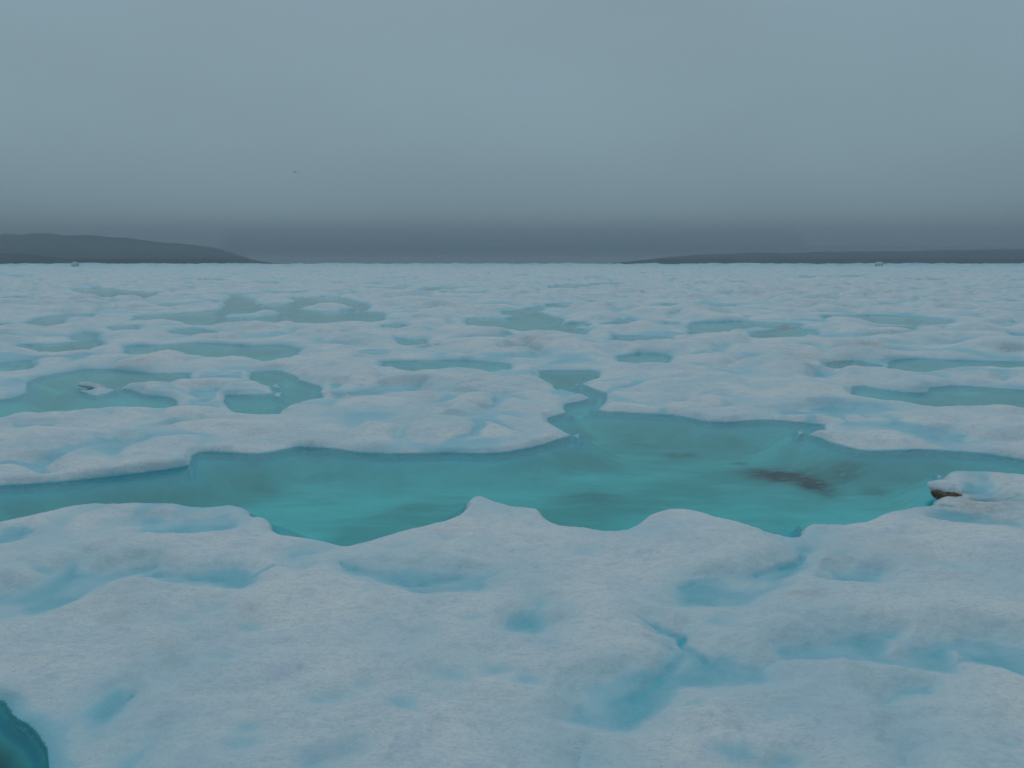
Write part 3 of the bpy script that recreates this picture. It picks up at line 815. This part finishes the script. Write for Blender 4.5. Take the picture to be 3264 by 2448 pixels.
def hummock_label(sx, sy, g):
    q = PV[QUADS[g, 0]]
    size = float(np.ptp(q[:, 0]))
    look = 'small' if size < 1.8 else 'broad' if size > 3.6 else 'rounded'
    blue = float(MASK[QUADS[g, 0], 0].mean()); dirty = float(MASK[QUADS[g, 0], 1].mean())
    tint = 'brown-stained' if dirty > 0.10 else 'blue-hollowed' if blue > 0.16 else 'white'
    tall = 'high' if float(np.percentile(q[:, 2], 95)) > 0.27 else 'low'
    best = None
    for k, nm in LANDMARKS:
        p = pond_polys[k]
        j = np.argmin(np.hypot(p[:, 0] - sx, p[:, 1] - sy)); dmin = float(np.hypot(p[j, 0] - sx, p[j, 1] - sy))
        if best is None or dmin < best[0]:
            best = (dmin, k, nm)
    dmin, k, nm = best
    p = pond_polys[k]
    a0 = math.atan2(sx, sy); pa = np.arctan2(p[:, 0], p[:, 1]); pd = np.hypot(p[:, 0], p[:, 1]); dd = math.hypot(sx, sy)
    if a0 < pa.min(): side = 'left of'
    elif a0 > pa.max(): side = 'right of'
    elif dd > float(np.median(pd)): side = 'behind'
    else: side = 'in front of'
    far_ = 'just ' if dmin < 1.5 else '' if dmin < 4 else 'well '
    t2 = '' if tint == 'white' else tint + ' '
    lab_ = f'{look} {tall} {t2}ice hummock {far_}{side} the {nm}'
    return lab_


fid = np.nonzero(~bedface)[0]
order = np.argsort(massq[fid], kind='stable')
fs = fid[order]; ms_ = massq[fs]
cuts = np.nonzero(np.diff(ms_))[0] + 1
groups = np.split(fs, cuts)
far_faces = []; hummocks = []
for g in groups:
    k = massq[g[0]]
    if k < 0:
        far_faces.append(g); continue
    if k < len(MASSES):
        if len(g) < 30:
            far_faces.append(g); continue
        nm, lb, _ = MASSES[k]
        o = link(nm, patch(nm, g, M_ICE)); tag(o, lb, nm.replace('_', ' '))
    else:
        sx, sy = seeds[n_hand + k - len(MASSES)]
        dd = math.hypot(sx, sy); ang = abs(math.atan2(sx, sy))
        if dd > 30 or ang > 0.66 or dd < 2.5:
            far_faces.append(g); continue
        if len(g) < 60:
            far_faces.append(g); continue
        o = link('ice_hummock', patch('ice_hummock', g, M_ICE))
        lb = hummock_label(sx, sy, g)
        hummocks.append((lb, math.atan2(sx, sy), o))
        tag(o, lb, 'ice hummock', 'ice hummocks among the melt ponds')
same = {}
for lb, a_, o in hummocks: same.setdefault(lb, []).append((a_, o))
WORDS = {2: ('left', 'right'), 3: ('leftmost', 'middle', 'rightmost')}
for lb, li in same.items():
    if len(li) < 2: continue
    li.sort(key=lambda q: q[0]); n_ = len(li)
    ws = WORDS.get(n_) or ['leftmost'] + [w + ' from left' for w in ('second', 'third', 'fourth', 'fifth', 'sixth', 'seventh', 'eighth')][:n_ - 2] + ['rightmost']
    for w, (a_, o) in zip(ws, li): o['label'] = w + ' ' + lb
o = link('ice_field', patch('ice_field', np.concatenate(far_faces), M_ICE)); tag(o, kind='structure')
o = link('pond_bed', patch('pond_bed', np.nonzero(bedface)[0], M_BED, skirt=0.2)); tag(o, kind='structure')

# melt water: one sheet per pond, all at the same level
low = (Z < 0.03)
lowq = low.ravel()[QUADS].any(1).reshape(NR - 1, NT - 1)
for _ in range(2):
    l2 = lowq.copy(); l2[1:] |= lowq[:-1]; l2[:-1] |= lowq[1:]; l2[:, 1:] |= lowq[:, :-1]; l2[:, :-1] |= lowq[:, 1:]; lowq = l2
wq = np.nonzero(lowq.ravel())[0]
pidq = tr['pid'][QUADS[wq, 0]]
flat = np.stack([R * np.sin(T), R * np.cos(T), np.zeros_like(R)], -1).reshape(-1, 3)
upn = np.zeros_like(flat); upn[:, 2] = 1
for i in range(len(PONDS)):
    sel = wq[pidq == i]
    if len(sel):
        o = link('melt_pond', patch('melt_pond', sel, M_WATER, skirt=0, pos=flat, nor=upn)); tag(o, PONDS[i][0], kind='structure')
sel = wq[(pidq < 0) | (pidq >= len(PONDS))]
o = link('meltwater', patch('meltwater', sel, M_WATER, skirt=0, pos=flat, nor=upn)); tag(o, kind='structure')

# the rest of the floe, beside and behind the camera
rr2 = np.concatenate([[0.02, 0.6, 1.2], radii[::6]])
th2 = np.linspace(HALF - 0.004, 2 * math.pi - HALF + 0.004, 330)
R2, T2 = np.meshgrid(rr2[rr2 > 1.85], th2, indexing='ij')
t2 = terrain((R2 * np.sin(T2)).ravel(), (R2 * np.cos(T2)).ravel())
z2 = np.maximum(t2['z'], 0.015)
v2 = np.stack([(R2 * np.sin(T2)).ravel(), (R2 * np.cos(T2)).ravel(), z2], 1)
nr2, nt2 = R2.shape
i2 = (np.arange(nr2 - 1)[:, None] * nt2 + np.arange(nt2 - 1)[None, :]).ravel()
q2 = np.stack([i2 + nt2, i2 + nt2 + 1, i2 + 1, i2], 1)
m2 = np.stack([t2['wet_shade'], t2['dirt'], t2['dark'], t2['pale']], 1)
o = link('ice_sheet', make_mesh('ice_sheet', v2, q2, M_ICE, None, m2)); tag(o, kind='structure')
thc = np.linspace(0, 2 * math.pi, 49)[:-1]
cv = [(0, 0, 0.13)] + [(1.93 * math.sin(a), 1.93 * math.cos(a), 0.10) for a in thc]
bm = bmesh.new(); vs = [bm.verts.new(c) for c in cv]
for i in range(48): bm.faces.new((vs[0], vs[1 + (i + 1) % 48], vs[1 + i]))
me = bpy.data.meshes.new('ice_underfoot'); bm.to_mesh(me); bm.free(); me.materials.append(M_ICE)
o = link('ice_underfoot', me); tag(o, kind='structure')

# ------------------------------------------------------------------ open sea and hills beyond
def simple(name, col, rough=0.8, spec=0.3):
    m, nt, out = material(name)
    b = nt.nodes.new('ShaderNodeBsdfPrincipled'); nt.links.new(b.outputs[0], out.inputs[0])
    b.inputs['Base Color'].default_value = (*col, 1); b.inputs['Roughness'].default_value = rough; b.inputs['Specular IOR Level'].default_value = spec
    return m, nt, b


m_sea, nt, b = simple('sea_water', (0.02, 0.05, 0.06), 0.25, 0.5)
bm = bmesh.new()
bmesh.ops.create_circle(bm, cap_ends=True, radius=4400, segments=96)
me = bpy.data.meshes.new('sea'); bm.to_mesh(me); bm.free(); me.materials.append(m_sea)
o = link('sea', me); o.location = (0, 0, -0.75); tag(o, kind='structure')

m_hill, nt, b = simple('dark_tundra', (0.05, 0.055, 0.06), 0.95, 0.1)
geo = nt.nodes.new('ShaderNodeNewGeometry')
hn = noise(nt, geo.outputs['Position'], 0.012, 6, 0.6, (1, 1, 3))
nt.links.new(mix(nt, maprange(nt, hn, 0.35, 0.7), (0.035, 0.042, 0.05, 1), (0.075, 0.08, 0.085, 1)), b.inputs['Base Color'])


def hill(name, dist, prof, depth, seed):
    """ridge whose skyline has the given heights; prof = [(column in the photograph at 2212 wide, metres)]"""
    xs = np.linspace(prof[0][0], prof[-1][0], 140)
    hh = np.interp(xs, [p[0] for p in prof], [p[1] for p in prof])
    k = np.ones(9) / 9; hh = np.convolve(np.pad(hh, 4, mode='edge'), k, 'valid')
    ax = (xs - 1106) / (FPX * 2212 / IW)
    rows = 26; V = []
    for j in range(rows):
        u = j / (rows - 1) * 2 - 1
        pr = max(0.0, 1 - abs(u) ** 1.7)
        V.append(np.stack([ax * (dist + u * depth), dist + u * depth + 0 * ax, hh * pr], 1))
    V = np.array(V)
    nn_ = fbm((V[..., 0] / 160).ravel(), (V[..., 1] / 160).ravel(), 4, seed).reshape(V.shape[:2])
    V[..., 2] = V[..., 2] * (1 + 0.10 * nn_) - 1.0
    n = len(xs); i = (np.arange(rows - 1)[:, None] * n + np.arange(n - 1)[None, :]).ravel()
    q = np.stack([i, i + 1, i + 1 + n, i + n], 1)
    o = link(name, make_mesh(name, V.reshape(-1, 3), q, m_hill)); tag(o, kind='structure')


hill('hill', 2600, [(-700, 60), (-350, 88), (0, 92), (180, 91), (300, 74), (400, 66), (440, 60), (480, 48), (515, 30), (545, 14), (575, 5), (615, 0)], 500, 201)
hill('hill', 1750, [(-600, 40), (-300, 34), (0, 25), (60, 24), (120, 17), (170, 7), (205, 0)], 160, 202)
hill('hill', 2600, [(1300, 0), (1380, 10), (1450, 24), (1600, 34), (1800, 38), (2000, 42), (2212, 45), (2500, 60), (2900, 45)], 420, 203)

# ------------------------------------------------------------------ loose things
def blob_mesh(name, pts_fn, mat, sub=4):
    bm = bmesh.new(); bmesh.ops.create_icosphere(bm, subdivisions=sub, radius=1.0)
    for v in bm.verts: v.co = pts_fn(v.co.copy())
    for f in bm.faces: f.smooth = True
    me = bpy.data.meshes.new(name); bm.to_mesh(me); bm.free(); me.materials.append(mat)
    return me


def n3(p, s, seed=0):
    from mathutils import noise as mn
    return mn.fractal(p * s + Vector((seed * 3.1, seed * 1.7, 0)), 1.0, 2.0, 4)


m_rock, nt, b = simple('brown_sediment', (0.10, 0.075, 0.055), 0.9, 0.2)
geo = nt.nodes.new('ShaderNodeNewGeometry')
rn = noise(nt, geo.outputs['Position'], 45.0, 6, 0.7)
nt.links.new(ramp_n(nt, rn, [(0.3, (0.05, 0.038, 0.03)), (0.5, (0.13, 0.093, 0.065)), (0.7, (0.27, 0.22, 0.16))]), b.inputs['Base Color'])
bp = nt.nodes.new('ShaderNodeBump'); bp.inputs['Strength'].default_value = 0.8; bp.inputs['Distance'].default_value = 0.015
nt.links.new(rn, bp.inputs['Height']); nt.links.new(bp.outputs[0], b.inputs['Normal'])

gx, gy = ground(2164 + 1692 / CS, 1300 + 600 / CS, 0.0)
rock = bpy.data.objects.new('sediment_rock', None); C.objects.link(rock); rock.location = (gx + 0.075, gy + 0.05, 0.0)
tag(rock, 'brown sediment rock under a rounded white snow cap by the pond at right', 'rock')


def rock_fn(p):
    q = Vector((p.x * 0.15, p.y * 0.11, 0.035 + p.z * 0.062))
    q.z += -0.16 * q.x
    return q * (1 + 0.16 * n3(p, 1.6, 1)) + Vector((0.0, 0, 0))


def cap_fn(p):
    q = Vector((p.x * 0.15 + 0.02, p.y * 0.15 + 0.085, 0.085 + p.z * (0.075 if p.z > 0 else 0.06)))
    q.x -= 0.012; q.z += -0.14 * q.x
    return q * (1 + 0.08 * n3(p, 1.2, 2))


for nm, fn, mt in (('stone', rock_fn, m_rock), ('snow_cap', cap_fn, M_ICE)):
    o = link(nm, blob_mesh(nm, fn, mt)); o.parent = rock

# tilted slab stranded at the tip of the low island
gx, gy = ground(545 / CS, 800 + 892 / CS, 0.0)


def slab_fn(p):
    s = Vector((math.copysign(abs(p.x) ** 0.55, p.x), math.copysign(abs(p.y) ** 0.6, p.y), math.copysign(abs(p.z) ** 0.6, p.z)))
    q = Vector((s.x * 0.20, s.y * 0.15, s.z * 0.035 + 0.035 - s.x * 0.045))
    return q * (1 + 0.10 * n3(p, 1.5, 5))


o = link('ice_slab', blob_mesh('ice_slab', slab_fn, M_ICE)); o.location = (gx, gy + 0.25, 0.0)
at_ = o.data.attributes.new('mask', 'FLOAT_COLOR', 'POINT')
at_.data.foreach_set('color', [0.12, 0.45, 0.0, 0.0] * len(o.data.vertices))
tag(o, 'small tilted ice slab at the tip of the low island in the left pond', 'ice slab')

# blocks that stand above the horizon
def berg(name, label, X, Y, dist, wide, high, seed):
    x = (X - IW / 2) / FPX * dist
    def fn(p):
        t = max(0.0, p.z)
        t = t ** 0.45
        q = Vector((p.x * wide * (1 + 0.25 * t), p.y * wide * 0.8, t * high))
        k = 1 + 0.22 * n3(p, 1.3, seed)
        return Vector((q.x * k, q.y * k, q.z * (1 + 0.16 * n3(p, 1.8, seed + 3))))
    o = link(name, blob_mesh(name, fn, M_ICE)); o.location = (x, dist, 0.0)
    tag(o, label, 'ice block')


berg('ice_block', 'lone white ice block breaking the horizon in front of the left hill', 255, 838, 420, 1.7, 2.75, 3)
berg('ice_block', 'jagged white ice block breaking the horizon in front of the right hill', 2790, 838, 480, 2.2, 2.75, 9)

# ------------------------------------------------------------------ the seabird
m_bird, nt, b = simple('grey_plumage', (0.10, 0.10, 0.10), 0.8, 0.2)
m_wing, nt, b = simple('dark_flight_feathers', (0.06, 0.06, 0.065), 0.8, 0.2)
BD = 250.0
dx = (940 - IW / 2) / FPX; dy = (IH / 2 - 549) / FPX
cp, sp_ = math.cos(PITCH), math.sin(PITCH)
bx, by, bz = dx * BD, (cp + dy * sp_) * BD, H + (-sp_ + dy * cp) * BD
bird = bpy.data.objects.new('seabird', None); C.objects.link(bird); bird.location = (bx, by, bz); bird.rotation_euler = (0, 0, math.radians(12)); bird.scale = (1.0, 1.0, 1.0)
tag(bird, 'tiny dark seabird gliding alone in the grey sky left of centre', 'seabird')


def body_fn(p):
    r = 0.17 * (1 - 0.5 * max(0, p.y)) * (1 - 0.6 * max(0, -p.y))
    return Vector((p.x * r, p.y * 0.26, p.z * r + 0.02 * max(0, p.y)))


def mesh_from(name, V, F, mat):
    me = bpy.data.meshes.new(name); me.from_pydata(V, [], F); me.update(); me.materials.append(mat); return me


o = link('body', blob_mesh('body', body_fn, m_bird, 3)); o.parent = bird
o = link('head', blob_mesh('head', lambda p: p * 0.06 + Vector((0, 0.27, 0.035)), m_bird, 2)); o.parent = bird
o = link('beak', mesh_from('beak', [(-.014, .32, .03), (.014, .32, .03), (0, .32, .05), (0, .385, .028)], [(0, 1, 2), (0, 3, 1), (1, 3, 2), (2, 3, 0)], m_wing)); o.parent = bird
o = link('tail', mesh_from('tail', [(-.03, -.2, .01), (.03, -.2, .01), (.07, -.38, .0), (-.07, -.38, .0), (-.03, -.2, -.01), (.03, -.2, -.01), (.07, -.38, -.008), (-.07, -.38, -.008)],
                           [(0, 1, 2, 3), (7, 6, 5, 4), (0, 4, 5, 1), (1, 5, 6, 2), (2, 6, 7, 3), (3, 7, 4, 0)], m_wing)); o.parent = bird
for s in (-1, 1):
    prof = [(0.05, .12, -.12, .03), (0.30, .17, -.08, .20), (0.50, .12, -.08, .17), (0.74, -.04, -.12, .0)]
    V = []; F = []
    for (x, yf, yb, z) in prof:
        V += [(s * x, yf, z), (s * x, (yf + yb) / 2, z + .05), (s * x, yb, z + .02), (s * x, (yf + yb) / 2, z - .03)]
    for i in range(3):
        for j in range(4):
            a = i * 4 + j; b_ = i * 4 + (j + 1) % 4
            F.append((a, b_, b_ + 4, a + 4) if s > 0 else (a, a + 4, b_ + 4, b_))
    F += [(0, 1, 2, 3), (12, 13, 14, 15)]
    o = link('wing', mesh_from('wing', V, F, m_wing)); o.parent = bird

# ------------------------------------------------------------------ haze
HAZE_DENSITY = 0.00030
m_haze, nt, out = material('haze_air')
pv = nt.nodes.new('ShaderNodeVolumePrincipled')
pv.inputs['Density'].default_value = HAZE_DENSITY
pv.inputs['Color'].default_value = (0.46, 0.54, 0.60, 1)
pv.inputs['Anisotropy'].default_value = 0.0
nt.links.new(pv.outputs[0], out.inputs['Volume'])
bm = bmesh.new(); bmesh.ops.create_cube(bm, size=1.0)
for v in bm.verts:
    v.co = Vector((v.co.x * 9400, v.co.y * 9400, -2.0 if v.co.z < 0 else 130.0))
me = bpy.data.meshes.new('haze'); bm.to_mesh(me); bm.free(); me.materials.append(m_haze)
o = link('haze', me); tag(o, kind='stuff')

# low stratus lying in front of the far hills: layers whose undersides rise towards the top of the ridge
m_fog, nt, out = material('fog_bank')
pv = nt.nodes.new('ShaderNodeVolumePrincipled')
pv.inputs['Density'].default_value = 0.00045
pv.inputs['Color'].default_value = (0.72, 0.79, 0.84, 1)
nt.links.new(pv.outputs[0], out.inputs['Volume'])
for i in range(6):
    z0 = 12 + 6.0 * i
    bm = bmesh.new(); bmesh.ops.create_cube(bm, size=1.0)
    for v in bm.verts:
        v.co = Vector((4200 if v.co.x > 0 else -4200, 2170 if v.co.y > 0 else 1930, z0 if v.co.z < 0 else 66.0 + 11.0 * i))
    me = bpy.data.meshes.new('fog'); bm.to_mesh(me); bm.free(); me.materials.append(m_fog)
    o = link('fog', me); tag(o, kind='stuff')
